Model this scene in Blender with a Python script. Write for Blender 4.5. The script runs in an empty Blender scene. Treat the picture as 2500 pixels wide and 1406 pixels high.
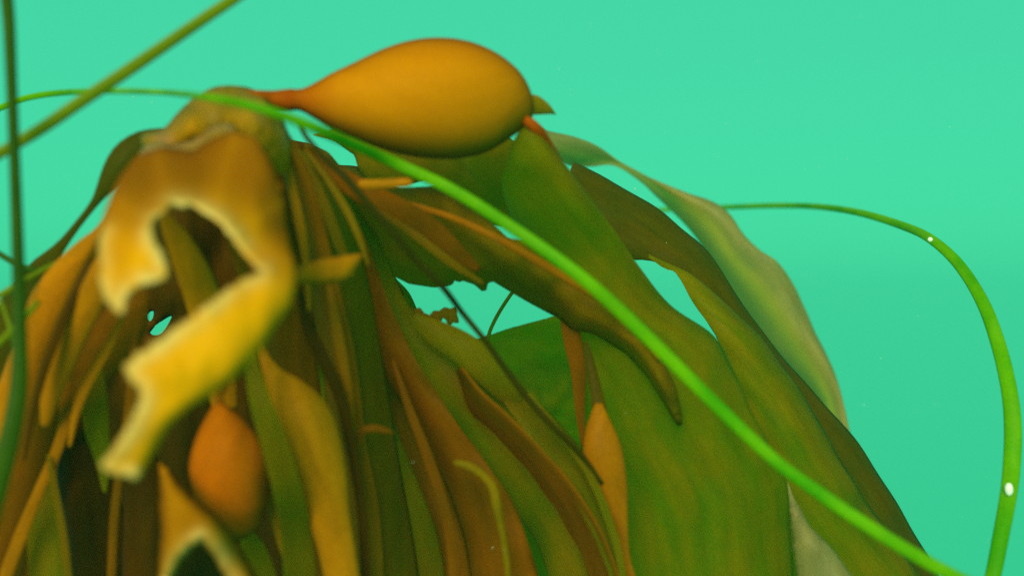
import bpy, math, random
import numpy as np
from mathutils import Vector, noise
from mathutils.geometry import delaunay_2d_cdt

random.seed(7)
S = bpy.context.scene
COL = S.collection

# ------------------------------------------------------------------ camera
cam_d = bpy.data.cameras.new('camera')
cam = bpy.data.objects.new('camera', cam_d)
COL.objects.link(cam)
cam.location = (0, 0, 0)
cam.rotation_euler = (math.radians(90), 0, 0)
cam_d.lens = 36.0
cam_d.sensor_width = 36.0
cam_d.clip_start = 0.005
cam_d.clip_end = 200
cam_d.dof.use_dof = True
cam_d.dof.focus_distance = 0.39
cam_d.dof.aperture_fstop = 6.0
S.camera = cam

# ------------------------------------------------------------------ light
SUN_EL, SUN_AZ = math.radians(27), math.radians(192)     # azimuth clockwise from +Y (view direction)
SUN_STRENGTH = 5.0
sun_d = bpy.data.lights.new('sun', 'SUN')
sun_d.energy = SUN_STRENGTH
sun_d.angle = math.radians(34)           # the rippled surface spreads it
sun_d.color = (1.0, 0.80, 0.5)
sun = bpy.data.objects.new('sun', sun_d)
COL.objects.link(sun)
sdir = Vector((math.sin(SUN_AZ) * math.cos(SUN_EL), math.cos(SUN_AZ) * math.cos(SUN_EL), math.sin(SUN_EL)))
sun.rotation_euler = (-sdir).to_track_quat('-Z', 'Y').to_euler()

world = bpy.data.worlds.new('World')
S.world = world
world.use_nodes = True
nt = world.node_tree
nt.nodes.clear()
out = nt.nodes.new('ShaderNodeOutputWorld')
sky = nt.nodes.new('ShaderNodeTexSky')
sky.sky_type = 'NISHITA'
sky.sun_disc = False
sky.sun_elevation = SUN_EL
sky.sun_rotation = SUN_AZ
sky.air_density = 1.0
sky.dust_density = 2.0
bg1 = nt.nodes.new('ShaderNodeBackground')
bg1.inputs['Strength'].default_value = 0.05  # daylight from above
filt = nt.nodes.new('ShaderNodeMix'); filt.data_type = 'RGBA'; filt.blend_type = 'MULTIPLY'
filt.inputs[0].default_value = 1.0
filt.inputs[7].default_value = (0.05, 0.45, 0.17, 1)        # what metres of green water let through
nt.links.new(sky.outputs[0], filt.inputs[6])
nt.links.new(filt.outputs[2], bg1.inputs['Color'])
bg2 = nt.nodes.new('ShaderNodeBackground')                 # the water's own scattered daylight, darker downwards
geo = nt.nodes.new('ShaderNodeTexCoord')
sep = nt.nodes.new('ShaderNodeSeparateXYZ')
nt.links.new(geo.outputs['Generated'], sep.inputs[0])
ramp = nt.nodes.new('ShaderNodeValToRGB')
mp = nt.nodes.new('ShaderNodeMapRange')
mp.inputs[1].default_value = -1; mp.inputs[2].default_value = 1
nt.links.new(sep.outputs['Z'], mp.inputs[0])
nt.links.new(mp.outputs[0], ramp.inputs[0])
cr = ramp.color_ramp
cr.interpolation = 'EASE'
cr.elements[0].position = 0.0; cr.elements[0].color = (0.010, 0.26, 0.105, 1)
cr.elements[1].position = 1.0; cr.elements[1].color = (0.10, 0.60, 0.36, 1)
e = cr.elements.new(0.36); e.color = (0.038, 0.60, 0.295, 1)
e = cr.elements.new(0.66); e.color = (0.057, 0.605, 0.358, 1)
nt.links.new(ramp.outputs[0], bg2.inputs['Color'])
bg2.inputs['Strength'].default_value = 0.97
add = nt.nodes.new('ShaderNodeAddShader')
nt.links.new(bg1.outputs[0], add.inputs[0]); nt.links.new(bg2.outputs[0], add.inputs[1])
nt.links.new(add.outputs[0], out.inputs['Surface'])

S.view_settings.view_transform = 'Standard'
S.view_settings.look = 'None'
S.view_settings.exposure = 0.0
S.view_settings.gamma = 1.0
S.view_settings.use_curve_mapping = False
S.render.engine = 'CYCLES'
S.cycles.max_bounces = 10
S.cycles.transmission_bounces = 8
S.cycles.volume_bounces = 1
S.cycles.use_denoising = False
S.cycles.sample_clamp_indirect = 4

# ------------------------------------------------------------------ materials
def lin(c):
    c = c / 255.0
    return c / 12.92 if c <= 0.04045 else ((c + 0.055) / 1.055) ** 2.4

def rgb(r, g, b): return (lin(r), lin(g), lin(b), 1)

def tissue(name, a, b, through, trans=0.45, rough=0.45, spec=0.06, pale=None, streak=1.0, blotch=22.0, mix_bias=0.5, skin=None, tone=None, grain=0.10):
    """Wet algal tissue: two body colours in blotches drawn out along the blade, light coming through it."""
    m = bpy.data.materials.new(name); m.use_nodes = True
    t = m.node_tree; t.nodes.clear(); N = t.nodes.new; L = t.links.new
    o = N('ShaderNodeOutputMaterial')
    uv = N('ShaderNodeUVMap'); uv.uv_map = 'UVMap'
    mapn = N('ShaderNodeMapping'); mapn.inputs['Scale'].default_value = (1.0, 0.16, 1)
    L(uv.outputs[0], mapn.inputs[0])
    n1 = N('ShaderNodeTexNoise'); n1.inputs['Scale'].default_value = 110 * streak; n1.inputs['Detail'].default_value = 4
    L(mapn.outputs[0], n1.inputs[0])
    tc = N('ShaderNodeTexCoord')
    n2 = N('ShaderNodeTexNoise'); n2.inputs['Scale'].default_value = blotch * 2; n2.inputs['Detail'].default_value = 5; n2.inputs['Roughness'].default_value = 0.6
    L(tc.outputs['Object'], n2.inputs[0])
    ad = N('ShaderNodeMath'); ad.operation = 'MULTIPLY_ADD'; ad.inputs[1].default_value = 0.5
    L(n1.outputs[0], ad.inputs[0])
    m2 = N('ShaderNodeMath'); m2.operation = 'MULTIPLY'; m2.inputs[1].default_value = 0.5
    L(n2.outputs[0], m2.inputs[0]); L(m2.outputs[0], ad.inputs[2])
    mr = N('ShaderNodeMapRange'); mr.interpolation_type = 'SMOOTHSTEP'
    mr.inputs[1].default_value = mix_bias - 0.16; mr.inputs[2].default_value = mix_bias + 0.16
    L(ad.outputs[0], mr.inputs[0])
    mx = N('ShaderNodeMix'); mx.data_type = 'RGBA'
    mx.inputs[6].default_value = a; mx.inputs[7].default_value = b
    L(mr.outputs[0], mx.inputs[0])
    # fine grain of the tissue
    n3 = N('ShaderNodeTexNoise'); n3.inputs['Scale'].default_value = 900; n3.inputs['Detail'].default_value = 3
    L(tc.outputs['Object'], n3.inputs[0])
    g = N('ShaderNodeMapRange'); g.inputs[1].default_value = 0.3; g.inputs[2].default_value = 0.7; g.inputs[3].default_value = 1 - grain; g.inputs[4].default_value = 1 + grain
    L(n3.outputs[0], g.inputs[0])
    n4 = N('ShaderNodeTexNoise'); n4.inputs['Scale'].default_value = 260 * streak; n4.inputs['Detail'].default_value = 3
    L(mapn.outputs[0], n4.inputs[0])
    g4 = N('ShaderNodeMapRange'); g4.inputs[1].default_value = 0.3; g4.inputs[2].default_value = 0.7; g4.inputs[3].default_value = 1 - 1.6 * grain; g4.inputs[4].default_value = 1 + 1.6 * grain
    L(n4.outputs[0], g4.inputs[0])
    gm = N('ShaderNodeMath'); gm.operation = 'MULTIPLY'; L(g.outputs[0], gm.inputs[0]); L(g4.outputs[0], gm.inputs[1])
    g = gm
    mg = N('ShaderNodeVectorMath'); mg.operation = 'SCALE'
    L(mx.outputs[2], mg.inputs[0]); L(g.outputs[0], mg.inputs['Scale'])
    colr = mg.outputs[0]
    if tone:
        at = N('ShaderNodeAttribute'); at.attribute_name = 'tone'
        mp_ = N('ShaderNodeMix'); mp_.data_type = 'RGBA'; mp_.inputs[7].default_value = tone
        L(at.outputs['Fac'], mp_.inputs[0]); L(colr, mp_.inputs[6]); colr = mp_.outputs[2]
    if pale:
        at = N('ShaderNodeAttribute'); at.attribute_name = 'pale'
        mp_ = N('ShaderNodeMix'); mp_.data_type = 'RGBA'; mp_.inputs[7].default_value = pale
        L(at.outputs['Fac'], mp_.inputs[0]); L(colr, mp_.inputs[6]); colr = mp_.outputs[2]
    p = N('ShaderNodeBsdfPrincipled')
    p.inputs['Roughness'].default_value = rough
    p.inputs['Specular IOR Level'].default_value = spec
    p.inputs['IOR'].default_value = 1.36
    if skin:                       # an absorbing clear outer skin
        p.inputs['Coat Weight'].default_value = 1.0
        p.inputs['Coat IOR'].default_value = 1.03; p.inputs['Coat Roughness'].default_value = 0.5
        p.inputs['Coat Tint'].default_value = skin
    L(colr, p.inputs['Base Color'])
    bm = N('ShaderNodeBump'); bm.inputs['Strength'].default_value = 0.5; bm.inputs['Distance'].default_value = 0.002
    L(ad.outputs[0], bm.inputs['Height']); L(bm.outputs[0], p.inputs['Normal'])
    tl = N('ShaderNodeBsdfTranslucent')
    mt = N('ShaderNodeMix'); mt.data_type = 'RGBA'; mt.blend_type = 'MULTIPLY'; mt.inputs[0].default_value = 0.25
    mt.inputs[6].default_value = through
    g2 = N('ShaderNodeVectorMath'); g2.operation = 'SCALE'; g2.inputs['Scale'].default_value = 3.0
    L(colr, g2.inputs[0]); L(g2.outputs[0], mt.inputs[7])
    L(mt.outputs[2], tl.inputs[0])
    ms = N('ShaderNodeMixShader'); ms.inputs[0].default_value = trans
    L(p.outputs[0], ms.inputs[1]); L(tl.outputs[0], ms.inputs[2])
    L(ms.outputs[0], o.inputs[0])
    return m

M = {}
M['bulb'] = tissue('float_skin', (0.66, 0.275, 0.0, 1), (0.57, 0.215, 0.0, 1), (0.8, 0.4, 0.0, 1), trans=0.06, rough=0.5, spec=0.05, streak=0.3, blotch=7, grain=0.05, skin=(0.74, 0.66, 0.35, 1), tone=(0.40, 0.085, 0.0, 1))
M['neck'] = tissue('neck_skin', (0.40, 0.085, 0.0, 1), (0.31, 0.065, 0.0, 1), (0.7, 0.25, 0.0, 1), trans=0.1, rough=0.5, spec=0.05, grain=0.08, skin=(0.85, 0.8, 0.5, 1))
M['orange'] = tissue('orange_blade', (0.48, 0.185, 0.0, 1), (0.36, 0.14, 0.0, 1), (0.9, 0.5, 0.0, 1), trans=0.35)
M['amber'] = tissue('amber_blade', (0.46, 0.19, 0.0, 1), (0.36, 0.14, 0.0, 1), (0.9, 0.55, 0.0, 1), trans=0.3)
M['ember'] = tissue('ember_float_skin', (0.46, 0.125, 0.0, 1), (0.38, 0.10, 0.0, 1), (0.8, 0.3, 0.0, 1), trans=0.1, rough=0.5, spec=0.05, grain=0.07, skin=(0.85, 0.8, 0.5, 1))
M['dull'] = tissue('dull_orange_blade', (0.33, 0.125, 0.0, 1), (0.24, 0.10, 0.0, 1), (0.9, 0.55, 0.0, 1), trans=0.35)
M['brown'] = tissue('brown_blade', (0.22, 0.075, 0.0, 1), (0.11, 0.062, 0.0, 1), (0.95, 0.6, 0.0, 1), trans=0.48)
M['dark'] = tissue('dark_blade_and_fill', (0.085, 0.031, 0.0, 1), (0.046, 0.029, 0.0, 1), (0.4, 0.22, 0.0, 1), trans=0.3)
M['olive'] = tissue('olive_blade', (0.17, 0.078, 0.0, 1), (0.08, 0.08, 0.0, 1), (0.95, 0.78, 0.0, 1), trans=0.52)
M['green'] = tissue('green_blade', (0.16, 0.094, 0.0, 1), (0.05, 0.088, 0.0, 1), (0.95, 0.92, 0.0, 1), trans=0.56)
M['pale'] = tissue('hazed_olive_blade', (0.24, 0.185, 0.075, 1), (0.18, 0.17, 0.08, 1), (0.9, 0.85, 0.4, 1), trans=0.55, spec=0.4,
                   pale=(0.42, 0.34, 0.06, 1))  # sea haze over the outer blade is put into this pale colour
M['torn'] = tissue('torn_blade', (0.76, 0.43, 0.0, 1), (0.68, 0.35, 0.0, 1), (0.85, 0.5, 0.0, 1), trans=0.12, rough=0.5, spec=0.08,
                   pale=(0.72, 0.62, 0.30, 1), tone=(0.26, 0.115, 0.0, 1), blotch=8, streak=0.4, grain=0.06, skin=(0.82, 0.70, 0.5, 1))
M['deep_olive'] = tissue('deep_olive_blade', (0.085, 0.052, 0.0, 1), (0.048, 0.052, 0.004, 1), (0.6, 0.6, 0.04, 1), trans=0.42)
M['crown'] = tissue('crown_blade', (0.36, 0.175, 0.0, 1), (0.22, 0.16, 0.0, 1), (0.95, 0.75, 0.01, 1), trans=0.48, spec=0.15, pale=(0.34, 0.19, 0.08, 1))
M['grass'] = tissue('bright_grass', (0.14, 0.37, 0.0, 1), (0.04, 0.25, 0.0, 1), (0.3, 0.8, 0.0, 1), trans=0.3, rough=0.4, spec=0.08, grain=0.06)
M['grass_olive'] = tissue('olive_grass', (0.17, 0.21, 0.004, 1), (0.11, 0.19, 0.003, 1), (0.5, 0.65, 0.01, 1), trans=0.3, rough=0.4, spec=0.08, grain=0.08)
M['grass_dark'] = tissue('dark_grass', (0.035, 0.085, 0.003, 1), (0.02, 0.065, 0.004, 1), (0.15, 0.4, 0.01, 1), trans=0.25, rough=0.4, spec=0.08)
M['olive_stem'] = tissue('olive_stem', (0.20, 0.12, 0.0, 1), (0.14, 0.10, 0.0, 1), (0.5, 0.4, 0.0, 1), trans=0.2)
M['strand'] = tissue('dark_strand', (0.04, 0.028, 0.0, 1), (0.022, 0.028, 0.0, 1), (0.2, 0.2, 0.0, 1), trans=0.2, spec=0.08)

mb = bpy.data.materials.new('bubble_glint'); mb.use_nodes = True
bs = mb.node_tree.nodes['Principled BSDF']
bs.inputs['Base Color'].default_value = (0.9, 0.95, 0.95, 1); bs.inputs['Roughness'].default_value = 0.12  # the bubbles' white glint is put into the base colour
bs.inputs['Transmission Weight'].default_value = 0.35; bs.inputs['IOR'].default_value = 1.2
ms_ = bpy.data.materials.new('silt'); ms_.use_nodes = True
bs = ms_.node_tree.nodes['Principled BSDF']
bs.inputs['Base Color'].default_value = (0.55, 0.62, 0.45, 1); bs.inputs['Roughness'].default_value = 0.8

# ------------------------------------------------------------------ geometry
def W(px, py, D):
    """the point at distance D along the view that the photograph shows at (px, py) of 2500 x 1406"""
    return np.array([(px - 1250.0) / 2500.0 * D, D, (703.0 - py) / 2500.0 * D])

def curve(pts, n):
    """Catmull-Rom through rows of pts, n samples by chord length"""
    P = np.array(pts, float)
    if len(P) == 2:
        t = np.linspace(0, 1, n)[:, None]
        return P[0] * (1 - t) + P[1] * t
    d = np.sqrt(np.linalg.norm(np.diff(P[:, :2], axis=0), axis=1)) + 1e-6
    k = np.concatenate([[0], np.cumsum(d)])
    tg = np.zeros_like(P)
    tg[1:-1] = (P[2:] - P[:-2]) / (k[2:] - k[:-2])[:, None]
    tg[0] = (P[1] - P[0]) / (k[1] - k[0]); tg[-1] = (P[-1] - P[-2]) / (k[-1] - k[-2])
    # sample evenly over the chord length
    kl = np.concatenate([[0], np.cumsum(np.linalg.norm(np.diff(P[:, :2], axis=0), axis=1))])
    s = np.interp(np.linspace(0, kl[-1], n), kl, k)
    i = np.clip(np.searchsorted(k, s, 'right') - 1, 0, len(P) - 2)
    h = (k[i + 1] - k[i]); t = (s - k[i]) / h
    t = t[:, None]; h = h[:, None]
    return ((2*t**3 - 3*t**2 + 1) * P[i] + (t**3 - 2*t**2 + t) * h * tg[i] + (-2*t**3 + 3*t**2) * P[i+1] + (t**3 - t**2) * h * tg[i+1])

def link(name, V, F, uv, mat, parent=None, pale=None, tone=None):
    V = np.asarray(V)
    base = parent['_base'] if parent is not None else None
    if parent is None:
        b = V.mean(axis=0); b[2] = V[:, 2].min()
    else:
        b = np.array(parent['_base'])
    vol = 0.0
    for q in (3, 4):
        A = np.array([f[:4] for f in F if (len(f) == 3) == (q == 3) and len(f) >= q], int)
        if len(A):
            vol += np.sum(V[A[:, 0]] * np.cross(V[A[:, 1]], V[A[:, 2]]))
            if q == 4: vol += np.sum(V[A[:, 0]] * np.cross(V[A[:, 2]], V[A[:, 3]]))
    if vol < 0: F = [tuple(reversed(f)) for f in F]
    me = bpy.data.meshes.new(name)
    me.from_pydata((V - b).tolist(), [], F)
    me.update()
    ul = me.uv_layers.new(name='UVMap')
    idx = np.zeros(len(me.loops), int); me.loops.foreach_get('vertex_index', idx)
    ul.data.foreach_set('uv', np.asarray(uv)[idx].ravel())
    a = me.attributes.new('pale', 'FLOAT', 'POINT')
    a.data.foreach_set('value', np.zeros(len(V)) if pale is None else np.asarray(pale, float))
    if tone is not None:
        a = me.attributes.new('tone', 'FLOAT', 'POINT'); a.data.foreach_set('value', np.asarray(tone, float))
    me.polygons.foreach_set('use_smooth', [True] * len(me.polygons))
    me.materials.append(M[mat])
    o = bpy.data.objects.new(name, me); COL.objects.link(o)
    if parent is not None:
        o.parent = parent
    else:
        o.location = b; o['_base'] = b.tolist()
    return o

def tag(o, label, cat, group=None):
    o['label'] = label; o['category'] = cat
    if group: o['group'] = group
    return o

def root(name, px, py, D):
    o = bpy.data.objects.new(name, None); COL.objects.link(o)
    b = W(px, py, D); o.location = b; o['_base'] = b.tolist(); o.empty_display_size = 0.01
    return o

def vnormals(V, F):
    n = np.zeros_like(V)
    k3 = len(F[0])
    A = np.array(F)
    k = np.cross(V[A[:, 1]] - V[A[:, 0]], V[A[:, 2]] - V[A[:, 0]])
    for i in range(k3): np.add.at(n, A[:, i], k)
    return n / (np.linalg.norm(n, axis=1, keepdims=True) + 1e-12)

def shell(V, F, uv, thick, pale):
    """gives a sheet its thickness: a front and a back skin joined round the rim"""
    V = np.asarray(V); nV = len(V); n = vnormals(V, F)
    th = np.broadcast_to(thick, (nV,))[:, None]
    A = V + n * th / 2; B = V - n * th / 2
    cnt = {}
    for f in F:
        for i in range(len(f)):
            e_ = (f[i], f[(i + 1) % len(f)])
            cnt[e_] = cnt.get(e_, 0) + 1
    G = [tuple(f) for f in F] + [tuple(nV + i for i in reversed(f)) for f in F]
    for (i, j) in list(cnt):
        if (j, i) not in cnt:
            G.append((j, i, nV + i, nV + j))
    P = None if pale is None else np.concatenate([pale, pale])
    return np.concatenate([A, B]), G, np.concatenate([uv, uv]), P

def loft(name, Lp, Rp, mat, parent=None, n=56, m=15, bulge=0.006, ruf=0.0, rfreq=9.0, ph=0.0, thick=0.0009, wr=0.0012,
         rib=None, seed=0):
    """a blade between two margins given as (px, py, D); bowed across, ruffled at the margins"""
    A = curve(Lp, n); B = curve(Rp, n)
    V = []; uv = []; pale = []
    cl = 0.0; prev = None
    for i in range(n):
        a = W(*A[i]); b = W(*B[i]); u = i / (n - 1)
        mid = (a + b) / 2
        if prev is not None: cl += np.linalg.norm(mid - prev)
        prev = mid
        wd = np.linalg.norm(b - a)
        for j in range(m):
            v = j / (m - 1); c = 2 * v - 1
            p = a * (1 - v) + b * v
            k = min(1.0, wd / 0.03)
            off = bulge * (1 - c * c) * k
            off += ruf * k * (abs(c) ** 1.5) * math.sin(u * rfreq * 6.283 + ph + c * 1.3)
            q = Vector((p[0] * 55 + seed * 3.1, p[1] * 20, p[2] * 25 + seed))
            off += wr * k * (noise.noise(q) + 0.5 * noise.noise(q * 2.7)) * 2
            p = p.copy(); p[1] -= off
            V.append(p); uv.append((v * max(wd, 0.004), cl))
            pv = 0.0
            if rib is not None:
                c0, w0 = rib
                pv = math.exp(-((v - c0) / w0) ** 2) * min(1, 4 * u) 
            pale.append(pv)
    F = []
    for i in range(n - 1):
        for j in range(m - 1):
            q = i * m + j
            F.append((q, q + 1, q + m + 1, q + m))
    V = np.array(V)
    c = np.tile(np.abs(np.linspace(-1, 1, m)), n)
    th = thick * (1 - 0.6 * c ** 4)
    V, F, uv, pale = shell(V, F, np.array(uv), th, np.array(pale))
    return link(name, V, F, uv, mat, parent, pale)

def strap(name, pts, mat, parent=None, **kw):
    """a blade from a centre line of (px, py, half width in px, D)"""
    P = curve(pts, max(10, len(pts) * 3))
    t = np.gradient(P[:, :2], axis=0); t /= np.linalg.norm(t, axis=1, keepdims=True) + 1e-9
    s = np.stack([t[:, 1], -t[:, 0]], 1)
    tilt = kw.pop('tilt', 0.0)
    Lp = [(p[0] - q[0] * p[2], p[1] - q[1] * p[2], p[3] + tilt) for p, q in zip(P, s)]
    Rp = [(p[0] + q[0] * p[2], p[1] + q[1] * p[2], p[3] - tilt) for p, q in zip(P, s)]
    return loft(name, Lp, Rp, mat, parent, **kw)

def pip(X, Y, poly):
    P = np.asarray(poly); x1, y1 = P[:, 0], P[:, 1]; x2, y2 = np.roll(x1, 1), np.roll(y1, 1)
    X = np.atleast_1d(X)[:, None]; Y = np.atleast_1d(Y)[:, None]
    c = ((y1 > Y) != (y2 > Y)) & (X < (x2 - x1) * (Y - y1) / np.where(y2 == y1, 1e-9, y2 - y1) + x1)
    return c.sum(1) % 2 == 1

def near(X, Y, P):
    X = np.asarray(X)[:, None]; Y = np.asarray(Y)[:, None]
    return np.hypot(X - P[None, :, 0], Y - P[None, :, 1]).min(1)

def smooth_loop(poly, step, soft):
    P = np.array(poly, float)
    if soft:
        Q = np.vstack([P[-2:], P, P[:3]])
        L = np.linalg.norm(np.diff(Q, axis=0), axis=1).sum()
        C = curve(Q, int(max(40, L / 2)))
        k = [np.argmin(np.linalg.norm(C - P[0], axis=1))]
        d0 = np.linalg.norm(C - P[0], axis=1)
        half = len(C) // 2
        s, e_ = np.argmin(d0[:half]), half + np.argmin(d0[half:])
        P = C[s:e_]
    Q = np.vstack([P, P[:1]])
    d = np.concatenate([[0], np.cumsum(np.linalg.norm(np.diff(Q, axis=0), axis=1))])
    nn = max(8, int(d[-1] / step))
    s = np.linspace(0, d[-1], nn, endpoint=False)
    return np.stack([np.interp(s, d, Q[:, 0]), np.interp(s, d, Q[:, 1])], 1)

def sheet(name, poly, depth, mat, parent=None, holes=(), step=11, soft=True, curl=0.006, cw=45, thick=0.001, wr=0.0015,
          wl=130.0, torn=None, tw=40, axis=90.0, seed=0, lip=0.0, spots=(), tones=()):
    """a torn or irregular blade: outline in px, depth as a function of (px, py) or control points (px, py, D)"""
    loops = [smooth_loop(poly, step, soft)] + [smooth_loop(h, step * 0.7, soft) for h in holes]
    pts = []; edges = []
    for lp in loops:
        b = len(pts); pts += lp.tolist()
        edges += [(b + i, b + (i + 1) % len(lp)) for i in range(len(lp))]
    allb = np.array(pts)
    lo = allb.min(0); hi = allb.max(0)
    rng = random.Random(seed + 11)
    y = lo[1] + step / 2; row = 0; cand = []
    while y < hi[1]:
        x = lo[0] + (step / 2 if row % 2 else step)
        while x < hi[0]:
            cand.append((x + rng.uniform(-.2, .2) * step, y + rng.uniform(-.2, .2) * step))
            x += step
        y += step * 0.87; row += 1
    cand = np.array(cand)
    ok = pip(cand[:, 0], cand[:, 1], loops[0])
    for h in loops[1:]: ok &= ~pip(cand[:, 0], cand[:, 1], h)
    cand = cand[ok]
    cand = cand[near(cand[:, 0], cand[:, 1], allb) > step * 0.6]
    pts += cand.tolist()
    r = delaunay_2d_cdt([Vector(p) for p in pts], edges, [], 0, 1e-4)
    vs = np.array([(v.x, v.y) for v in r[0]])
    T3 = np.array([f[:3] for f in r[2]])
    c = vs[T3].mean(1)
    ok = pip(c[:, 0], c[:, 1], loops[0])
    for h in loops[1:]: ok &= ~pip(c[:, 0], c[:, 1], h)
    T3 = T3[ok]
    pa, pb, pc = vs[T3[:, 0]], vs[T3[:, 1]], vs[T3[:, 2]]
    cr_ = (pb[:, 0] - pa[:, 0]) * (pc[:, 1] - pa[:, 1]) - (pb[:, 1] - pa[:, 1]) * (pc[:, 0] - pa[:, 0])
    T3[cr_ > 0] = T3[cr_ > 0][:, ::-1]
    F = [tuple(int(i) for i in f) for f in T3]
    used = sorted({i for f in F for i in f}); rm = {o_: k for k, o_ in enumerate(used)}
    vs = vs[used]; F = [tuple(rm[i] for i in f) for f in F]
    if callable(depth):
        D = np.array([depth(x, y) for x, y in vs])
    else:
        C = np.array(depth, float)
        if len(C) == 1: D = np.full(len(vs), C[0, 2])
        else:
            n_ = len(C); q = 3 if n_ > 3 else 1
            def kern(X):
                r2 = ((X[:, None] - C[None, :, :2]) ** 2).sum(2) / 1e4
                return r2 * np.log(r2 + 1e-9) if q == 3 else np.sqrt(r2)
            def lin_(X): return np.concatenate([np.ones((len(X), 1)), X / 500], 1)[:, :q]
            A = np.zeros((n_ + q, n_ + q)); A[:n_, :n_] = kern(C[:, :2]) + np.eye(n_) * (0.25 if q == 3 else -0.02)
            A[:n_, n_:] = lin_(C[:, :2]); A[n_:, :n_] = A[:n_, n_:].T
            w = np.linalg.solve(A, np.concatenate([C[:, 2], np.zeros(q)]))
            D = kern(vs) @ w[:n_] + lin_(vs) @ w[n_:]
    ed = near(vs[:, 0], vs[:, 1], allb)
    k = np.clip(1 - ed / cw, 0, 1)
    D = D + curl * k ** 2
    pale = np.zeros(len(vs))
    if torn is not None:
        T = smooth_loop(list(torn) + list(torn)[::-1], 4, False)
        td = near(vs[:, 0], vs[:, 1], T)
        pale = np.exp(-(td / tw) ** 2) * np.array([0.85 + 0.9 * noise.noise(Vector((x / 38, y / 38, seed))) for x, y in vs]).clip(.35, 1)
        D = D - lip * np.exp(-(td / (tw * 0.8)) ** 2)
    for (sx, sy, sr, sv) in spots:
        pale = np.maximum(pale, sv * np.exp(-((vs[:, 0] - sx) ** 2 + (vs[:, 1] - sy) ** 2) / sr ** 2))
    for i, (x, y) in enumerate(vs):
        q = Vector((x / wl + seed * 7.3, y / wl * 0.7, seed * 1.7))
        D[i] += wr * (noise.noise(q) + 0.45 * noise.noise(q * 2.6)) * 2
    V = np.array([W(x, y, d) for (x, y), d in zip(vs, D)])
    ca, sa = math.cos(math.radians(axis)), math.sin(math.radians(axis))
    dm = D.mean() / 2500
    uv = np.stack([(vs[:, 0] * sa - vs[:, 1] * ca) * dm, (vs[:, 0] * ca + vs[:, 1] * sa) * dm], 1)
    th = np.full(len(vs), thick)
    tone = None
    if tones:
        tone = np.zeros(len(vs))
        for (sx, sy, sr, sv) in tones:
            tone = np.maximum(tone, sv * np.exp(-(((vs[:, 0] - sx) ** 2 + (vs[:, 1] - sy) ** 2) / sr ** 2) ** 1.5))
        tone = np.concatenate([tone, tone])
    V, F, uv, pale = shell(V, F, uv, th, pale)
    return link(name, V, F, uv, mat, parent, pale, tone)

def tube(name, pts, mat, parent=None, n=90, m=18, flat=0.55, dent=0.0, seed=0, cap=True, tone=None):
    """a strand, stem or float: centre line of (px, py, radius in px, D); flat = depth of the section against its width"""
    P = curve(pts, n)
    C = np.array([W(p[0], p[1], p[3]) for p in P])
    R = np.maximum(P[:, 2], 0.3) * P[:, 3] / 2500
    T = np.gradient(C, axis=0); T /= np.linalg.norm(T, axis=1, keepdims=True) + 1e-12
    V = []; uv = []; F = []; cl = 0
    for i in range(n):
        view = C[i] / np.linalg.norm(C[i])
        s = np.cross(T[i], view); s /= np.linalg.norm(s) + 1e-12
        d = np.cross(s, T[i])
        if i: cl += np.linalg.norm(C[i] - C[i - 1])
        for j in range(m):
            a = j / m * math.tau
            r = R[i]
            if dent:
                r *= 1 + dent * noise.noise(Vector((math.cos(a) * 1.2 + seed, math.sin(a) * 1.2, i / n * 3 + seed)))
            V.append(C[i] + s * math.cos(a) * r + d * math.sin(a) * r * flat)
            uv.append((abs(a - math.pi) / math.pi * R[i] * 3, cl))
    for i in range(n - 1):
        for j in range(m):
            F.append((i * m + j, i * m + (j + 1) % m, (i + 1) * m + (j + 1) % m, (i + 1) * m + j))
    if cap:
        F.append(tuple(range(m - 1, -1, -1))); F.append(tuple((n - 1) * m + j for j in range(m)))
    if tone is not None:
        u = np.linspace(0, 1, n); tone = np.repeat(np.interp(u, [t_[0] for t_ in tone], [t_[1] for t_ in tone]), m)
    return link(name, np.array(V), F, np.array(uv), mat, parent, None, tone)


# ------------------------------------------------------------------ the water
def box(name, lo, hi):
    v = [(x, y, z) for x in (lo[0], hi[0]) for y in (lo[1], hi[1]) for z in (lo[2], hi[2])]
    f = [(0, 1, 3, 2), (4, 6, 7, 5), (0, 4, 5, 1), (2, 3, 7, 6), (0, 2, 6, 4), (1, 5, 7, 3)]
    me = bpy.data.meshes.new(name); me.from_pydata(v, [], f); me.update()
    o = bpy.data.objects.new(name, me); COL.objects.link(o)
    return o
HAZE = 0.03
hz = box('haze', (-1.2, -0.6, -1.4), (1.2, 1.6, 0.45))
hz['kind'] = 'stuff'; hz['label'] = 'turquoise murk of the sea water around the kelp'
mh = bpy.data.materials.new('sea_water'); mh.use_nodes = True
t = mh.node_tree; t.nodes.clear()
o_ = t.nodes.new('ShaderNodeOutputMaterial'); pv = t.nodes.new('ShaderNodeVolumePrincipled')
pv.inputs['Color'].default_value = (0.12, 0.95, 0.55, 1)
pv.inputs['Density'].default_value = HAZE
t.links.new(pv.outputs[0], o_.inputs['Volume'])
hz.data.materials.append(mh)

# ------------------------------------------------------------------ far layers of the kelp
KG = 'kelp blades hanging in the tangle'
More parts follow.
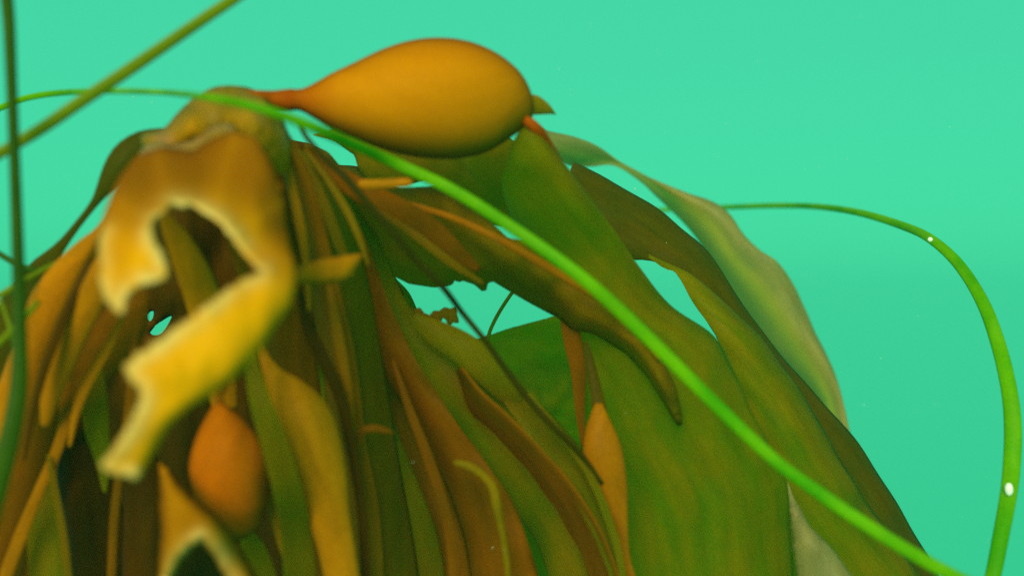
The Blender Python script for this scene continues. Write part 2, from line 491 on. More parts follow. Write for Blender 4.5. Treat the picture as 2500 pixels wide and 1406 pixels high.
# pale ruffled outer blade
tag(loft('kelp_frond',
    [(1300,300,.47),(1330,318,.48),(1400,335,.49),(1460,360,.50),(1520,400,.51),(1600,440,.52),(1680,470,.52),(1740,490,.52),(1780,520,.52),(1812,572,.52),(1850,612,.52),
     (1890,640,.52),(1930,690,.52),(1962,745,.52),(1992,808,.52),(2030,885,.52),(2050,945,.52),(2062,1005,.52),(2072,1060,.52),(2110,1180,.52),(2150,1330,.52),(2180,1500,.52)],
    [(1290,330,.47),(1340,380,.48),(1395,405,.50),(1440,406,.51),(1500,403,.52),(1560,440,.53),(1605,484,.54),(1655,535,.54),(1705,592,.54),(1742,652,.54),(1790,725,.54),
     (1840,790,.54),(1885,850,.54),(1930,900,.54),(1965,945,.54),(1990,985,.54),(1995,1020,.54),(1995,1080,.54),(1990,1150,.54),(2000,1250,.54),(2010,1370,.54),(2020,1500,.54)],
    'pale', n=90, m=21, bulge=.012, ruf=.005, rfreq=3.2, ph=.6, rib=(.62,.17), seed=3),
    'pale ruffled olive kelp blade with yellow midrib, against open water at right', 'kelp blade', KG)
# brown silhouette blade
tag(loft('kelp_frond',
    [(1400,395,.41),(1450,420,.41),(1500,448,.41),(1600,505,.41),(1660,555,.41),(1722,608,.41),(1785,700,.41),(1835,775,.41),(1905,865,.41),(2000,972,.41),(2080,1062,.41),(2150,1165,.41),(2222,1285,.41),(2290,1400,.41),(2350,1520,.41),(2400,1640,.41)],
    [(1385,440,.40),(1395,520,.40),(1425,590,.40),(1490,635,.40),(1560,634,.40),(1600,640,.40),(1648,664,.40),(1692,735,.40),(1735,800,.40),(1780,870,.40),(1830,960,.40),(1900,1070,.40),(1980,1190,.40),(2060,1300,.40),(2130,1400,.40),(2190,1520,.40),(2240,1640,.40)],
    'deep_olive', n=70, bulge=.006, ruf=.001, wr=.0006, seed=5),
    'long dark kelp blade whose right edge borders open water down to lower right', 'kelp blade', KG)
# green blade lying over it
tag(loft('kelp_frond',
    [(1584,622,.395),(1622,640,.395),(1690,672,.392),(1765,735,.39),(1850,815,.39),(1900,880,.39),(1960,965,.39),(2030,1085,.39),(2120,1230,.39),(2205,1345,.39),(2270,1450,.39),(2330,1600,.39)],
    [(1585,628,.395),(1622,655,.395),(1650,665,.392),(1690,735,.385),(1744,812,.38),(1770,880,.38),(1800,960,.38),(1840,1080,.38),(1870,1230,.38),(1890,1345,.38),(1900,1450,.38),(1910,1600,.38)],
    'green', n=60, bulge=.010, ruf=.001, wr=.0006, seed=8),
    'broad green kelp blade just left of the long dark edge at lower right', 'kelp blade', KG)
# grey olive blade behind the ragged gap
tag(sheet('kelp_frond', [(1120,845),(1180,822),(1270,795),(1366,768),(1420,760),(1500,800),(1520,1000),(1500,1250),(1400,1250),(1250,1120),(1150,1000)],
    lambda x, y: .43 + .006 * math.sin(y / 38 + x / 120) - .00003 * (y - 800), 'green', curl=.004, seed=12, wl=90, wr=.004, axis=10, soft=False),
    'grey green kelp blade with cross folds below the ragged gap', 'kelp blade', KG)
# added backfill sheets, mostly dark for the tangle's inner shade, holed where water shines through
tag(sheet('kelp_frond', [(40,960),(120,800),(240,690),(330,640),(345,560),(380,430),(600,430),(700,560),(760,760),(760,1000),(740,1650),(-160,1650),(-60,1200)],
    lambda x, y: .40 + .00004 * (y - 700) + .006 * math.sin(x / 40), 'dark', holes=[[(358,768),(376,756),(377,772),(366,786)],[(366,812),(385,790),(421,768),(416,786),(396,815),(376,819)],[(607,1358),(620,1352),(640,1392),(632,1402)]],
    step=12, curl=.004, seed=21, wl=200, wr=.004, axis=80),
    'dark brown fill sheet at the back of the tangle at lower left', 'kelp blade', KG)
tag(sheet('kelp_frond', [(740,620),(860,600),(985,700),(1040,790),(1150,840),(1260,960),(1420,1120),(1540,1400),(1600,1650),(650,1650),(680,1000)],
    lambda x, y: .405 + .00004 * (y - 700) + .006 * math.sin(x / 45), 'olive', holes=[[(1388,1352),(1400,1365),(1424,1390),(1418,1400),(1404,1398),(1394,1378)]],
    step=13, curl=.004, seed=22, wl=170, wr=.006, axis=70),
    'wide olive fill sheet at the back of the tangle at bottom centre', 'kelp blade', KG)
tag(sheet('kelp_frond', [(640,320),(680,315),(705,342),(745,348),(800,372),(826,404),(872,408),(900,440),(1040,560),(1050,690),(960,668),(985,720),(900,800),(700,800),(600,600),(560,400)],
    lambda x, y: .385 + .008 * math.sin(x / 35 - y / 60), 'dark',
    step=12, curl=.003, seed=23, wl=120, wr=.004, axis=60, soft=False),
    'dark fill sheet at the back of the tangle under the crown', 'kelp blade', KG)

# ------------------------------------------------------------------ the frond with the big float
fr = root('kelp_frond', 1000, 380, .30)
tag(fr, 'kelp frond with the largest amber gas float, raised above the tangle', 'kelp frond')
ax = [(706,244,26),(735,245,27),(770,247,44),(810,248,66),(860,248,88),(910,247,110),(960,245,129),(1010,243,142),(1060,242,147),(1110,244,145),(1150,248,137),(1190,254,123),(1225,261,104),(1250,268,84),(1270,275,62),(1285,281,40),(1295,285,20),(1299,287,4)]
tube('float', [(x, y, r, .300 + (x - 1000) * .00003) for x, y, r in ax], 'bulb', fr, n=110, m=48, flat=.95, dent=.03, seed=2, tone=[(0, 1), (.06, .8), (.2, .12), (.3, 0), (.95, 0), (1, .3)])
tube('neck', [(560,240,16,.288),(580,238,18,.287),(620,240,19,.287),(660,243,21,.290),(712,244.5,27,.292)], 'neck', fr, n=40, m=24, flat=.9, dent=.08)
sheet('leaflet', [(1262,238),(1285,231),(1312,236),(1336,254),(1357,281),(1340,277),(1318,278),(1298,279),(1290,292),(1268,290)], [(1262,260,.306),(1357,281,.318)], 'crown', fr, soft=False, step=6, curl=.001, cw=12, wr=.0008, seed=4)
tube('blade_stalk', [(1270,286,10,.304),(1290,298,13,.303),(1312,318,14,.304),(1332,342,11,.307),(1358,380,8,.312),(1385,425,6,.318),(1410,470,4,.322)], 'neck', fr, n=30, m=16, flat=.6)
loft('blade',
    [(1296,296,.306),(1340,345,.308),(1380,402,.312),(1432,475,.32),(1500,570,.33),(1562,655,.338),(1640,747,.342),(1745,820,.345),(1790,900,.348),(1830,1000,.35),(1880,1100,.352),(1918,1180,.352),(1932,1290,.352),(1945,1410,.352),(1950,1640,.352)],
    [(1285,300,.306),(1255,345,.309),(1235,405,.315),(1226,450,.325),(1244,520,.335),(1290,600,.345),(1350,705,.35),(1385,790,.352),(1408,860,.354),(1412,950,.356),(1410,1020,.357),(1425,1110,.358),(1460,1230,.358),(1540,1420,.358),(1580,1640,.358)],
    'green', fr, n=90, m=25, bulge=.014, ruf=.004, rfreq=2.3, seed=14, wr=.001, rib=None)

# blade in the float's shade
tag(sheet('kelp_frond', [(850,310),(1000,310),(1230,330),(1330,400),(1440,520),(1560,680),(1600,790),(1500,740),(1400,655),(1290,590),(1262,560),(1208,548),(1150,500),(1090,452),(1060,443),(1030,440),(985,452),(900,440),(876,410),(868,378),(820,345),(760,330)],
    lambda x, y: .355 - .00001 * (x - 900) , 'olive', soft=False, curl=.005, wl=140, wr=.003, axis=40, seed=31),
    'olive kelp blade in the shade right under the big float', 'kelp blade', KG)
# ragged edged blade with a midrib
rg = sheet('kelp_frond', [(745,352),(800,374),(828,408),(866,412),(905,450),(975,463),(1035,459),(1085,458),(1130,490),(1206,553),(1238,582),(1276,592),(1340,640),(1420,697),(1500,755),(1570,815),(1615,880),(1650,950),(1667,1036),(1655,1038),(1625,985),(1580,915),(1530,860),(1450,812),(1395,800),(1368,776),(1300,740),(1250,711),(1203,683),(1188,690),(1186,706),(1178,708),(1160,692),(1130,682),(1120,687),(1110,680),(1102,694),(1060,699),(1000,690),(966,673),(930,640),(850,560),(780,440)],
    [(760,360,.325),(900,480,.325),(1100,520,.322),(1000,660,.335),(1250,610,.318),(1250,700,.332),(1400,720,.322),(1550,850,.322),(1660,1035,.328)], 'olive',
    soft=False, step=9, curl=.008, cw=50, wl=120, wr=.0025, axis=38, seed=33)
tag(rg, 'olive kelp blade with a ragged torn lower edge above the gap of open water', 'kelp blade', KG)
tube('midrib', [(905,478,7,.318),(1000,500,8,.3165),(1100,530,8,.3125),(1200,575,9,.3085),(1300,630,10,.309),(1400,690,10,.312),(1480,742,8,.316),(1560,815,6,.320),(1610,880,4,.322)], 'dull', rg, n=60, m=10, flat=.5)

# ------------------------------------------------------------------ straps fanning from the crown
def st(label, pts, mat, **kw):
    return tag(strap('kelp_frond', pts, mat, **kw), label, 'kelp blade', KG)
st('thin green kelp strap falling from the crown to the left end of the gap', [(668,330,10,.325),(770,440,34,.325),(865,560,46,.33),(922,672,36,.335),(982,795,40,.335),(1075,895,70,.335),(1190,1000,84,.335),(1290,1140,85,.335),(1380,1290,80,.335),(1440,1450,80,.335),(1490,1640,70,.335)], 'green', seed=41, ruf=.003, bulge=.008)
st('brown kelp strap crossing the green one at the centre', [(662,330,10,.318),(765,450,28,.318),(840,560,36,.32),(890,700,42,.322),(950,850,45,.322),(1030,980,42,.322),(1110,1110,50,.322),(1190,1260,70,.322),(1240,1450,80,.322),(1270,1640,70,.322)], 'brown', seed=42, ruf=.002, tilt=.006)
st('reddish brown narrow kelp strap right of centre, ending at the bottom', [(1120,900,8,.327),(1160,975,26,.323),(1220,1035,30,.322),(1290,1110,32,.322),(1370,1210,38,.322),(1440,1330,40,.322),(1490,1480,40,.322),(1520,1640,30,.322)], 'brown', seed=43, tilt=.01, bulge=.002)
st('bright green kelp strap bending down beside the slim amber float', [(1150,850,10,.330),(1240,950,26,.326),(1320,1040,38,.322),(1400,1140,40,.32),(1455,1240,36,.318),(1495,1340,28,.318),(1525,1450,22,.318),(1560,1640,20,.318)], 'green', seed=44, bulge=.004, tilt=-.004)
st('green kelp flap along the lower rim of the gap', [(1010,775,10,.322),(1060,810,30,.322),(1130,850,38,.32),(1190,900,40,.32),(1240,960,26,.322),(1280,1010,8,.325)], 'green', seed=45, bulge=.006)
st('orange brown kelp strap directly right of the torn mouth', [(655,300,14,.285),(705,390,24,.29),(745,500,34,.295),(770,600,34,.30),(800,740,38,.305),(830,900,42,.31),(850,1080,44,.315),(880,1260,48,.32),(900,1640,48,.325)], 'dull', seed=46, tilt=.006)
st('olive kelp strap second from the torn mouth', [(660,325,10,.30),(738,420,24,.302),(810,520,30,.304),(850,640,34,.308),(880,780,36,.312),(905,960,40,.318),(930,1140,46,.322),(960,1400,60,.325),(980,1640,50,.325)], 'olive', seed=47, tilt=-.005)
st('amber tinged kelp strap under the orange stub', [(745,362,8,.31),(810,420,22,.308),(880,465,28,.306),(980,520,32,.308),(1060,570,30,.312),(1120,620,20,.316),(1170,660,8,.32)], 'brown', seed=48)
st('dark brown kelp strap hanging behind the lower torn jaw', [(640,420,20,.312),(680,560,36,.315),(700,720,50,.322),(715,900,60,.33),(740,1100,64,.336),(760,1300,66,.34),(780,1640,60,.34)], 'brown', seed=49, tilt=.004)
st('deep brown kelp strap at bottom centre', [(930,760,20,.345),(960,900,50,.345),(1000,1060,64,.345),(1060,1230,70,.345),(1120,1400,76,.345),(1150,1640,70,.345)], 'brown', seed=50)
st('dark green kelp strap at bottom centre beside the deep brown one', [(880,900,14,.332),(905,1020,46,.330),(950,1180,66,.330),(1000,1320,66,.332),(1030,1450,60,.335),(1050,1640,50,.335)], 'green', seed=51, bulge=.004)
st('green kelp strap between the pear shaped float and the slim orange one', [(608,860,12,.27),(630,960,24,.266),(668,1080,32,.266),(702,1200,34,.27),(726,1330,38,.284),(745,1640,40,.292)], 'green', seed=52, bulge=.003)
st('ochre kelp strap inside the torn mouth', [(396,520,10,.262),(430,580,28,.268),(470,660,40,.276),(500,740,44,.284),(530,860,44,.292),(550,1000,30,.30)], 'amber', seed=53, bulge=.004)
tag(sheet('kelp_frond', [(722,655),(780,636),(885,621),(872,652),(845,682),(790,692),(722,690)], [(722,670,.262),(885,630,.274)], 'amber', soft=False, step=7, curl=.002, cw=20, wr=.0008, seed=55),
    'small amber leaf pointing right from the corner of the torn mouth', 'kelp blade')
tag(tube('kelp_stub', [(874,452,6,.288),(882,452,12,.287),(910,451,13,.287),(950,449,12,.287),(985,446,11,.287),(1002,444,9,.287),(1008,443,3,.287)], 'amber', n=30, m=16, flat=.7),
    'short bright orange kelp stub below the long grass strand', 'kelp stub')

st('brown kelp strip edging the broad blade right of the ragged gap', [(1372,700,12,.34),(1385,760,20,.34),(1398,830,22,.34),(1412,910,18,.342),(1416,1000,12,.344),(1424,1090,5,.346)], 'brown', seed=56, bulge=.003)
tag(sheet('kelp_frond', [(1922,1172),(1935,1208),(1975,1285),(2035,1345),(2095,1430),(2120,1640),(1965,1640),(1948,1410),(1934,1290)], [(1922,1172,.346),(1960,1400,.345),(2100,1430,.338)], 'pale', soft=False, curl=.003, cw=30, seed=57),
    'pale tan kelp wedge under the long grass strand at bottom right', 'kelp blade', KG)

# ------------------------------------------------------------------ left flank
st('olive edged kelp blade on the upper left rim of the tangle', [(420,320,8,.30),(350,345,26,.30),(302,385,34,.30),(266,440,24,.30),(240,482,12,.301),(222,508,9,.302),(180,562,9,.304),(143,608,14,.306),(105,655,30,.308),(60,740,50,.312),(10,850,60,.316),(-40,980,70,.32),(-90,1200,80,.32),(-120,1500,70,.32)], 'deep_olive', seed=61, bulge=.004, ruf=.001)
st('bright orange kelp blade behind the upright grass strand', [(272,505,5,.283),(252,560,14,.283),(212,612,30,.284),(160,672,40,.286),(115,740,44,.288),(85,820,42,.29),(50,920,44,.294),(10,1050,50,.298),(-40,1250,50,.30),(-80,1500,40,.30)], 'orange', seed=62, bulge=.007)
st('brown kelp strap between the orange blade and the torn mouth', [(300,470,8,.276),(276,550,18,.276),(238,640,32,.277),(196,730,36,.279),(160,820,36,.282),(125,920,36,.286),(95,1040,40,.292),(60,1200,44,.296),(10,1420,44,.30),(-20,1640,40,.30)], 'brown', seed=63, tilt=-.004)
st('amber kelp strap under the left lobe of the torn mouth', [(268,600,10,.266),(250,660,28,.266),(222,730,34,.269),(185,800,36,.272),(150,880,34,.276),(125,960,26,.28),(110,1040,10,.285)], 'orange', seed=64)
st('broad russet kelp blade sloping down left of the water chinks', [(350,705,12,.30),(310,770,60,.30),(250,840,74,.304),(190,900,70,.308),(130,970,64,.312),(80,1060,56,.318),(40,1180,50,.322),(0,1400,50,.325),(-30,1640,40,.325)], 'brown', seed=65, bulge=.008)
st('small green kelp leaf hanging below the russet blade', [(240,890,6,.295),(232,950,28,.295),(236,1040,30,.297),(250,1120,18,.30),(256,1200,4,.302)], 'green', seed=66, bulge=.003)
st('russet kelp ribbon curling down at lower left', [(165,900,8,.288),(160,980,14,.288),(155,1050,14,.288),(130,1120,13,.288),(95,1200,13,.288),(50,1310,16,.29),(10,1420,16,.29),(-30,1560,14,.29)], 'dull', seed=67, bulge=.002)
st('olive green kelp blade at the bottom left corner', [(70,1080,8,.30),(90,1180,34,.30),(110,1300,48,.30),(125,1420,52,.30),(130,1640,50,.30)], 'green', seed=68, bulge=.005)
st('dark kelp blade behind the bottom left leaf', [(190,1000,20,.335),(200,1120,60,.335),(230,1280,76,.335),(250,1460,80,.335),(250,1640,70,.335)], 'dark', seed=69)
st('narrow kelp strap hanging left of the lower torn piece', [(330,1000,10,.318),(340,1100,40,.32),(350,1240,46,.32),(350,1400,50,.32),(350,1640,50,.32)], 'dark', seed=70)

# ------------------------------------------------------------------ floats deep in the tangle
pf = root('kelp_float', 580, 1320, .275)
tag(pf, 'pear shaped orange gas float hanging under the lower torn jaw', 'kelp float')
tube('float', [(532,985,10.6,.275),(536,1002,27.6,.275),(544,1040,57.2,.275),(552,1090,82.7,.275),(559,1140,95.4,.276),(566,1190,93.3,.277),(576,1240,76.3,.278),(588,1280,50.9,.279),(596,1305,23.3,.28),(600,1314,4.2,.28)], 'ember', pf, n=60, m=36, flat=.9, dent=.12, seed=6)
tube('stalk', [(560,900,9,.285),(548,940,9,.28),(538,970,10,.276),(537,990,12,.275)], 'brown', pf, n=20, m=12)
sf = root('kelp_float', 760, 1300, .285)
tag(sf, 'long slim amber float widening below its thin neck, at bottom left of centre', 'kelp float')
tube('float', [(634,815,7,.285),(645,870,12,.284),(668,915,24,.283),(705,965,50,.282),(738,1020,68,.281),(762,1090,70,.281),(785,1170,62,.282),(805,1260,50,.283),(825,1350,44,.284),(840,1450,42,.285),(860,1640,40,.285)], 'amber', sf, n=70, m=28, flat=.6, dent=.08, seed=9)
of = root('kelp_float', 1490, 1250, .315)
tag(of, 'spindle shaped orange float with a grey green tip, on the broad blade right of centre', 'kelp float')
tube('float', [(1462,985,10,.318),(1462,1010,20,.317),(1464,1050,36,.316),(1470,1100,48,.315),(1482,1150,46,.315),(1495,1200,38,.316),(1506,1260,27,.317),(1515,1320,19,.318),(1526,1370,14,.318),(1545,1430,12,.318),(1570,1640,12,.318)], 'dull', of, n=60, m=28, flat=.55, dent=.06, seed=10)
strap('tip', [(1430,835,4,.325),(1440,880,10,.323),(1452,940,14,.321),(1466,1010,16,.319),(1480,1080,6,.316)], 'deep_olive', of, seed=73, bulge=.002, n=24, m=7)
for lab, mat, pts in [
    ('hair thin orange kelp ribbon along the right side of the torn mouth', 'orange', [(690,330,4,.284),(712,450,10,.284),(735,560,12,.284),(748,640,9,.286),(755,760,5,.288)]),
    ('narrow olive kelp ribbon running from the crown to the small amber leaf', 'olive', [(700,325,4,.287),(760,430,11,.287),(800,520,13,.287),(830,600,12,.288),(850,645,5,.289)]),
    ('thin yellowish kelp ribbon ending near the tip of the small amber leaf', 'olive_stem', [(745,365,3,.293),(800,440,8,.291),(850,520,10,.291),(880,590,8,.292),(900,650,3,.294)]),
    ('thin dull orange kelp ribbon hanging below the small amber leaf', 'dull', [(800,685,5,.292),(815,760,12,.291),(830,850,14,.291),(850,960,12,.293),(862,1050,4,.295)]),
    ('narrow dark kelp ribbon beside the right shoulder of the slim amber float', 'dark', [(730,700,5,.288),(752,800,14,.288),(792,880,16,.288),(834,980,14,.289),(856,1080,12,.29),(884,1250,12,.292),(895,1450,12,.295),(900,1640,10,.297)]),
    ('thin russet kelp ribbon between the brown straps at bottom centre', 'brown', [(960,880,4,.313),(1000,1000,10,.311),(1050,1130,13,.311),(1090,1260,12,.311),(1110,1420,12,.312),(1120,1640,10,.314)]),
    ('thin light green kelp ribbon along the edge of the bending green strap', 'green', [(1290,960,4,.314),(1370,1060,8,.312),(1440,1160,9,.311),(1490,1280,9,.31),(1520,1400,8,.31),(1545,1640,8,.31)]),
    ('thin dark kelp ribbon crossing the bright orange blade at left', 'dark', [(222,630,4,.27),(182,720,9,.268),(142,810,12,.268),(105,910,11,.27),(80,1010,8,.272),(60,1120,3,.275)]),
    ('thin amber kelp ribbon under the left lobe of the torn mouth', 'orange', [(304,765,5,.282),(262,850,12,.282),(215,930,14,.284),(185,1010,10,.285),(170,1090,4,.287)]),
    ('thin russet kelp ribbon hanging just left of the water chinks', 'brown', [(336,785,4,.29),(322,880,10,.29),(318,980,12,.29),(300,1100,10,.292),(280,1250,10,.294),(270,1450,10,.296),(265,1640,10,.298)]),
    ('narrow brown kelp ribbon in the dark at the right inside the torn mouth', 'brown', [(545,550,5,.28),(585,640,13,.28),(600,700,14,.282),(604,780,8,.285)]),
    ('thin olive kelp ribbon crossing the blade with the ragged edge', 'olive', [(890,495,4,.306),(1000,565,9,.304),(1100,640,10,.305),(1180,692,4,.308)])]:
    st(lab, pts, mat, bulge=.001, n=44, m=7, seed=100 + len(lab) + pts[0][0] % 17)
# thin curled stems
st('narrow amber kelp ribbon right of the pear shaped float', [(652,1150,4,.29),(662,1220,9,.29),(678,1290,11,.29),(705,1370,12,.291),(730,1450,12,.292),(750,1640,10,.295)], 'amber', seed=91, bulge=.001, n=40, m=7)
st('short dark green kelp ribbon below the pear shaped float', [(590,1290,8,.292),(612,1325,24,.292),(640,1390,28,.293),(660,1480,28,.294),(670,1640,24,.295)], 'green', seed=92, bulge=.002, n=40, m=9)
st('thin pale olive kelp ribbon in the bottom left corner', [(118,1110,3,.286),(128,1170,8,.286),(146,1260,9,.287),(160,1350,9,.288),(168,1450,9,.289),(170,1640,8,.29)], 'olive', seed=93, bulge=.001, n=40, m=7)
tag(tube('kelp_tendril', [(872,1110,4,.30),(872,1075,7,.299),(886,1052,9,.298),(915,1045,9,.298),(948,1052,6,.299),(962,1060,2,.30)], 'brown', n=40, m=12, flat=.6, dent=.2), 'tiny brown curl of kelp standing out from the central straps', 'kelp stem')
tag(tube('kelp_tendril', [(1108,1128,4,.30),(1120,1130,9,.30),(1150,1140,11,.30),(1180,1160,11,.30),(1203,1190,12,.30),(1212,1230,12,.30),(1222,1280,9,.302),(1232,1330,9,.304),(1240,1400,8,.306),(1245,1500,8,.31),(1245,1640,7,.315)], 'olive_stem', n=70, m=14, flat=.7),
    'short yellow green stem hooked over at bottom centre', 'kelp stem')
tag(tube('kelp_tendril', [(726,298,5.1,0.282),(748,335,6.0,0.282),(790,384,7.6,0.280),(842,432,9.4,0.278),(900,500,9.4,0.278),(960,568,8.5,0.280),(1020,640,7.6,0.284),(1080,700,7.6,0.288),(1130,765,6.8,0.298),(1180,826,6.8,0.300),(1230,895,7.6,0.302),(1290,975,7.6,0.304),(1350,1040,7.6,0.306),(1420,1112,6.8,0.310),(1470,1180,5.1,0.312)], 'strand', n=110, m=12, flat=.7),
    'thin dark stem slanting from the crown across the ragged gap', 'kelp stem')
tag(sheet('kelp_fragment', [(985,752),(1000,748),(1012,760),(1024,752),(1034,766),(1050,772),(1060,760),(1072,762),(1086,752),(1100,756),(1112,748),(1114,768),(1120,788),(1106,784),(1098,796),(1090,778),(1080,773),(1074,786),(1062,780),(1052,790),(1042,778),(1020,782),(1000,770)], [(1060,770,.34)], 'olive', soft=False, step=5, curl=.001, cw=9, wr=.0006, seed=76),
    'ragged brown scrap of kelp caught at the left end of the gap', 'kelp scrap')

# ------------------------------------------------------------------ crown and torn pieces in front
cr_ = root('gathered_kelp', 520, 420, .26)
tag(cr_, 'wrinkled olive crown of the frond where the blades gather, top left', 'kelp crown')
sheet('fold', [(345,335),(400,318),(440,275),(480,240),(525,217),(580,214),(625,226),(665,262),(690,300),(705,350),(690,420),(600,400),(540,330),(500,350),(440,380),(380,390)],
    [(400,330,.268),(520,225,.272),(520,300,.262),(440,350,.268),(620,240,.276),(640,330,.262),(690,400,.268)], 'crown', cr_, step=9, curl=.012, cw=60, wl=70, wr=.003, axis=130, seed=81,
    spots=[(400,345,26,.8),(430,372,22,.7),(520,290,16,.5)])
sheet('fold', [(345,372),(385,350),(425,352),(470,345),(520,312),(560,305),(600,330),(640,380),(650,450),(560,460),(450,450),(350,440)],
    [(380,370,.258),(470,352,.262),(540,315,.254),(620,380,.254),(500,430,.246),(400,430,.248)], 'crown', cr_, step=9, curl=.008, cw=34, wl=60, wr=.003, axis=120, seed=82,
    torn=[(345,380),(385,355),(430,358),(470,352),(520,318),(560,312)], tw=14)

TEAR_U = [(250,560),(246,620),(252,700),(268,742),(286,757),(302,762),(308,735),(325,708),(360,694),(392,684),(403,660),(396,630),(382,600),(370,570),(372,545),(395,520),(430,505),(470,508),(515,532),(555,568),(590,610),(620,645),(640,664)]
TEAR_L = [(640,668),(590,690),(540,722),(520,742),(470,778),(420,815),(370,848),(335,872),(312,896),(318,922),(338,936),(348,960),(340,1000),(315,1045),(290,1085),(262,1120),(252,1140),(268,1150),(300,1155),(322,1168)]
def ragged(pts, n, amp, sd):
    return [(p[0] + amp * noise.noise(Vector((i * .31, sd, 0))) + .5 * amp * noise.noise(Vector((i * .9, sd, 3))),
             p[1] + amp * noise.noise(Vector((i * .31, sd, 7))) + .5 * amp * noise.noise(Vector((i * .9, sd, 9)))) for i, p in enumerate(curve(pts, n))]
TEAR_U = ragged(TEAR_U, 120, 7, 1.3); TEAR_L = ragged(TEAR_L, 120, 9, 5.1)
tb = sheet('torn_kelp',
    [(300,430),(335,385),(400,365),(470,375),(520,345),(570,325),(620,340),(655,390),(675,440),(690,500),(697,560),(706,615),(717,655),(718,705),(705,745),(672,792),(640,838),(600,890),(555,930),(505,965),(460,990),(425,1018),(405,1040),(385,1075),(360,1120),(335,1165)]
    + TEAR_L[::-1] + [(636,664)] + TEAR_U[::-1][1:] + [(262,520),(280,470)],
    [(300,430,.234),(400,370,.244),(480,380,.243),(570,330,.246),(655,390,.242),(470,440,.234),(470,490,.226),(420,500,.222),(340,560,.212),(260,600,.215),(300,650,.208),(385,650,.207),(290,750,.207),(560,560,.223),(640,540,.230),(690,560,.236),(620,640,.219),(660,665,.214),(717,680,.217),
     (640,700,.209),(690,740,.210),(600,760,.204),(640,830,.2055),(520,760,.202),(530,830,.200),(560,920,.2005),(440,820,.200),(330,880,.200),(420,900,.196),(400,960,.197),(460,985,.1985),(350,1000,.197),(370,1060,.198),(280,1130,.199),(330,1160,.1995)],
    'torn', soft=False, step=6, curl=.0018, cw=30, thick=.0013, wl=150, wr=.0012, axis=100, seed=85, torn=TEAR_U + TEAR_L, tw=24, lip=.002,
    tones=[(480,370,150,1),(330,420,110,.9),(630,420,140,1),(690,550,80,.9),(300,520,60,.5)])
tag(tb, 'big torn yellow kelp blade with pale ripped edges, gaping like a mouth at left', 'torn kelp blade')
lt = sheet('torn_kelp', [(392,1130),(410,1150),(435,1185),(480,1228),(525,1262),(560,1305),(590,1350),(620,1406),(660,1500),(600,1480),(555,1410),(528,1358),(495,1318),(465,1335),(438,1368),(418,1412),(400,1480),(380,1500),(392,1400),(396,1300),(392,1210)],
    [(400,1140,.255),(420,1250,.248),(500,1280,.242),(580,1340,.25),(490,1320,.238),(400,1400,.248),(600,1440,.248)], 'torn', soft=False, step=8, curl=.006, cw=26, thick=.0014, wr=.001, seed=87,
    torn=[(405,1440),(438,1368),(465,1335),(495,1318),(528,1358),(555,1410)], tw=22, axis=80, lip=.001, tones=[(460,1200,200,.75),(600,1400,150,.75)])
tag(lt, 'smaller torn kelp blade with a pale notched edge at the bottom', 'torn kelp blade')

# ------------------------------------------------------------------ grass strands
GG = 'strands of surfgrass around the kelp'
def grass(label, pts, mat, slim=1.0, **kw):
    pts = [(p[0], p[1], p[2] * slim, p[3]) for p in pts]
    return tag(tube('seagrass_strand', pts, mat, **{**dict(n=120, m=14, flat=.45), **kw}), label, 'seagrass', GG)
grass('long bright green grass strand arching across the whole tangle', [(-90,295,13.2,0.340),(-20,272,13.2,0.335),(60,241,13.2,0.330),(150,227,13.2,0.320),(270,223,12.0,0.275),(400,226,12.0,0.275),(500,237,15.6,0.246),(600,256,20.2,0.246),(700,286,22.4,0.248),(800,326,23.5,0.254),(950,392,24.6,0.283),(1100,462,25.8,0.281),(1250,556,26.9,0.280),(1400,662,29.1,0.277),(1500,747,30.2,0.277),(1620,862,30.2,0.277),(1750,990,29.1,0.277),(1890,1122,28.0,0.275),(2000,1203,28.0,0.273),(2120,1284,29.1,0.270),(2280,1380,30.2,0.267),(2450,1465,30.2,0.265),(2650,1560,29.1,0.265)], 'grass', n=200, slim=0.56)
grass('olive green grass strand slanting across the top left corner', [(720,-110,22,0.270),(600,-22,22,0.265),(500,45,23,0.262),(400,113,24,0.260),(300,181,25,0.260),(200,247,25,0.258),(100,315,24,0.256),(0,374,23,0.254),(-120,440,22,0.252)], 'grass_olive', slim=0.6)
grass('thick dark grass strand standing upright along the left edge', [(5,-140,22,0.245),(15,-20,23,0.245),(22,60,22,0.245),(28,200,20,0.245),(36,400,20,0.245),(43,600,22,0.245),(48,800,25,0.243),(46,940,32,0.240),(28,1050,36,0.237),(2,1150,40,0.235),(-40,1300,42,0.233),(-90,1500,42,0.230)], 'grass_dark', flat=.5, slim=0.66)
grass('looping grass strand hanging in open water at right', [(1480,545,8,.66),(1560,521,8,.65),(1640,511,8,.64),(1770,506,9,.62),(1900,502,10,.58),(2000,505,11,.53),(2100,520,13,.48),(2200,550,15,.44),(2270,582,17,.41),(2340,645,20,.39),(2400,740,23,.37),(2440,850,26,.36),(2465,960,28,.35),(2473,1050,30,.345),(2469,1150,30,.34),(2460,1220,29,.335),(2445,1300,28,.33),(2424,1406,27,.325),(2395,1520,26,.32),(2360,1660,25,.32)], 'grass', n=160, slim=0.66)
grass('hair thin grass strand crossing behind the upright one at left', [(-60,590,7,.30),(0,621,7,.30),(40,645,7,.30),(80,658,7,.30),(140,668,6,.305)], 'grass_dark', n=30, m=8, slim=1.0)
grass('thin grass strand rising into the left rim blade', [(-50,755,8,.28),(0,722,8,.28),(45,694,8,.28),(90,668,7,.285),(140,640,5,.29)], 'grass_olive', n=30, m=8, slim=1.0)
grass('fine grass hair bent down at the left edge', [(-30,700,4,.27),(0,735,5,.27),(15,770,5,.27),(28,815,5,.27),(40,870,4,.275)], 'grass_olive', n=24, m=8, slim=1.0)
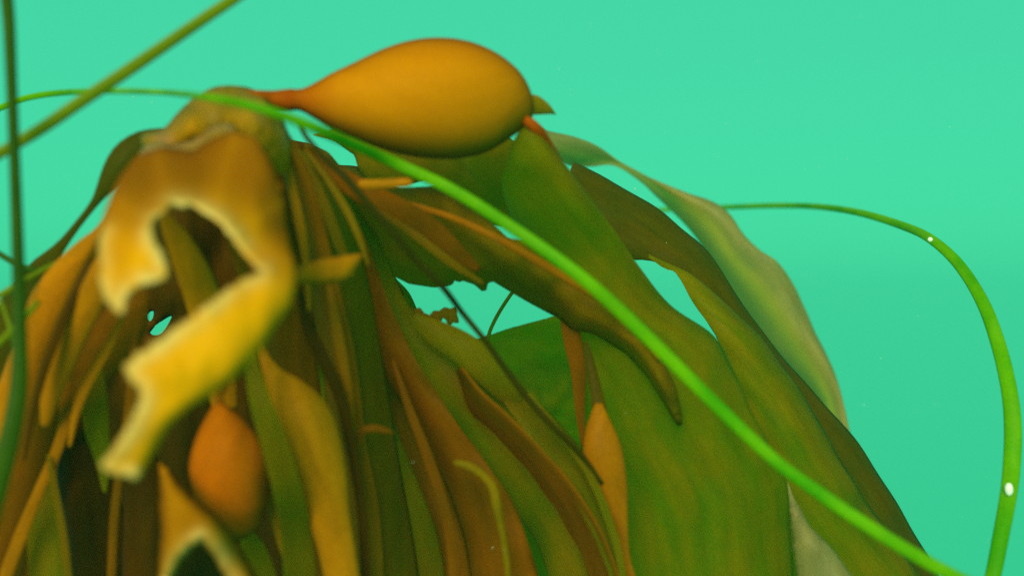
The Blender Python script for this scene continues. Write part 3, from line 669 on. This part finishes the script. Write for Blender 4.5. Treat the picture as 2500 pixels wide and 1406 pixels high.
grass('fine grass strand at the left edge above the brown blades', [(-60,890,8,.26),(0,835,8,.26),(50,785,8,.26),(95,735,6,.265)], 'grass_olive', n=24, m=8, slim=1.0)
grass('short grass strand seen through the ragged gap', [(1262,700,6,.39),(1245,722,6,.39),(1225,752,6,.39),(1208,782,6,.39),(1195,812,6,.39),(1180,870,6,.39)], 'grass_olive', n=30, m=8, slim=0.75)

# ------------------------------------------------------------------ bubbles and silt
def ball(name, px, py, r, D, mat, sy=1.0, parent=None):
    c = W(px, py, D); R = r * D / 2500
    V = []; F = []; nu, nv = 16, 10
    for i in range(nv + 1):
        a = math.pi * i / nv
        for j in range(nu):
            b = math.tau * j / nu
            V.append(c + R * np.array([math.sin(a) * math.cos(b), math.sin(a) * math.sin(b), math.cos(a) * sy]))
    for i in range(nv):
        for j in range(nu):
            F.append((i * nu + j, i * nu + (j + 1) % nu, (i + 1) * nu + (j + 1) % nu, (i + 1) * nu + j))
    M_ = {'air': mb, 'silt': ms_}
    me = bpy.data.meshes.new(name); me.from_pydata((np.array(V) - c).tolist(), [], F); me.update()
    me.polygons.foreach_set('use_smooth', [True] * len(me.polygons)); me.materials.append(M_[mat])
    o = bpy.data.objects.new(name, me); COL.objects.link(o); o.location = c
    return o
tag(ball('air_bubble', 2463, 1194, 10, .334, 'air', 1.6), 'white glinting air bubble on the looping grass strand near the right edge', 'air bubble')
tag(ball('air_bubble', 2271, 585, 6, .402, 'air'), 'tiny air bubble on the upper bend of the looping grass strand', 'air bubble')

rng = random.Random(5)
V = []; F = []
for k in range(420):
    d = rng.uniform(.25, 1.3)
    c = W(rng.uniform(-300, 2800), rng.uniform(-250, 1650), d)
    r = rng.uniform(.00010, .00028) * (0.6 + d)
    b = len(V)
    for v in ((1,0,0),(-1,0,0),(0,1,0),(0,-1,0),(0,0,1),(0,0,-1)):
        V.append(c + r * np.array(v) * rng.uniform(.6, 1.3))
    for f in ((0,2,4),(2,1,4),(1,3,4),(3,0,4),(2,0,5),(1,2,5),(3,1,5),(0,3,5)):
        F.append(tuple(b + i for i in f))
me = bpy.data.meshes.new('silt'); me.from_pydata([tuple(v) for v in V], [], F); me.update(); me.materials.append(ms_)
o = bpy.data.objects.new('silt', me); COL.objects.link(o); o['kind'] = 'stuff'; o['label'] = 'pale specks of silt drifting in the water'
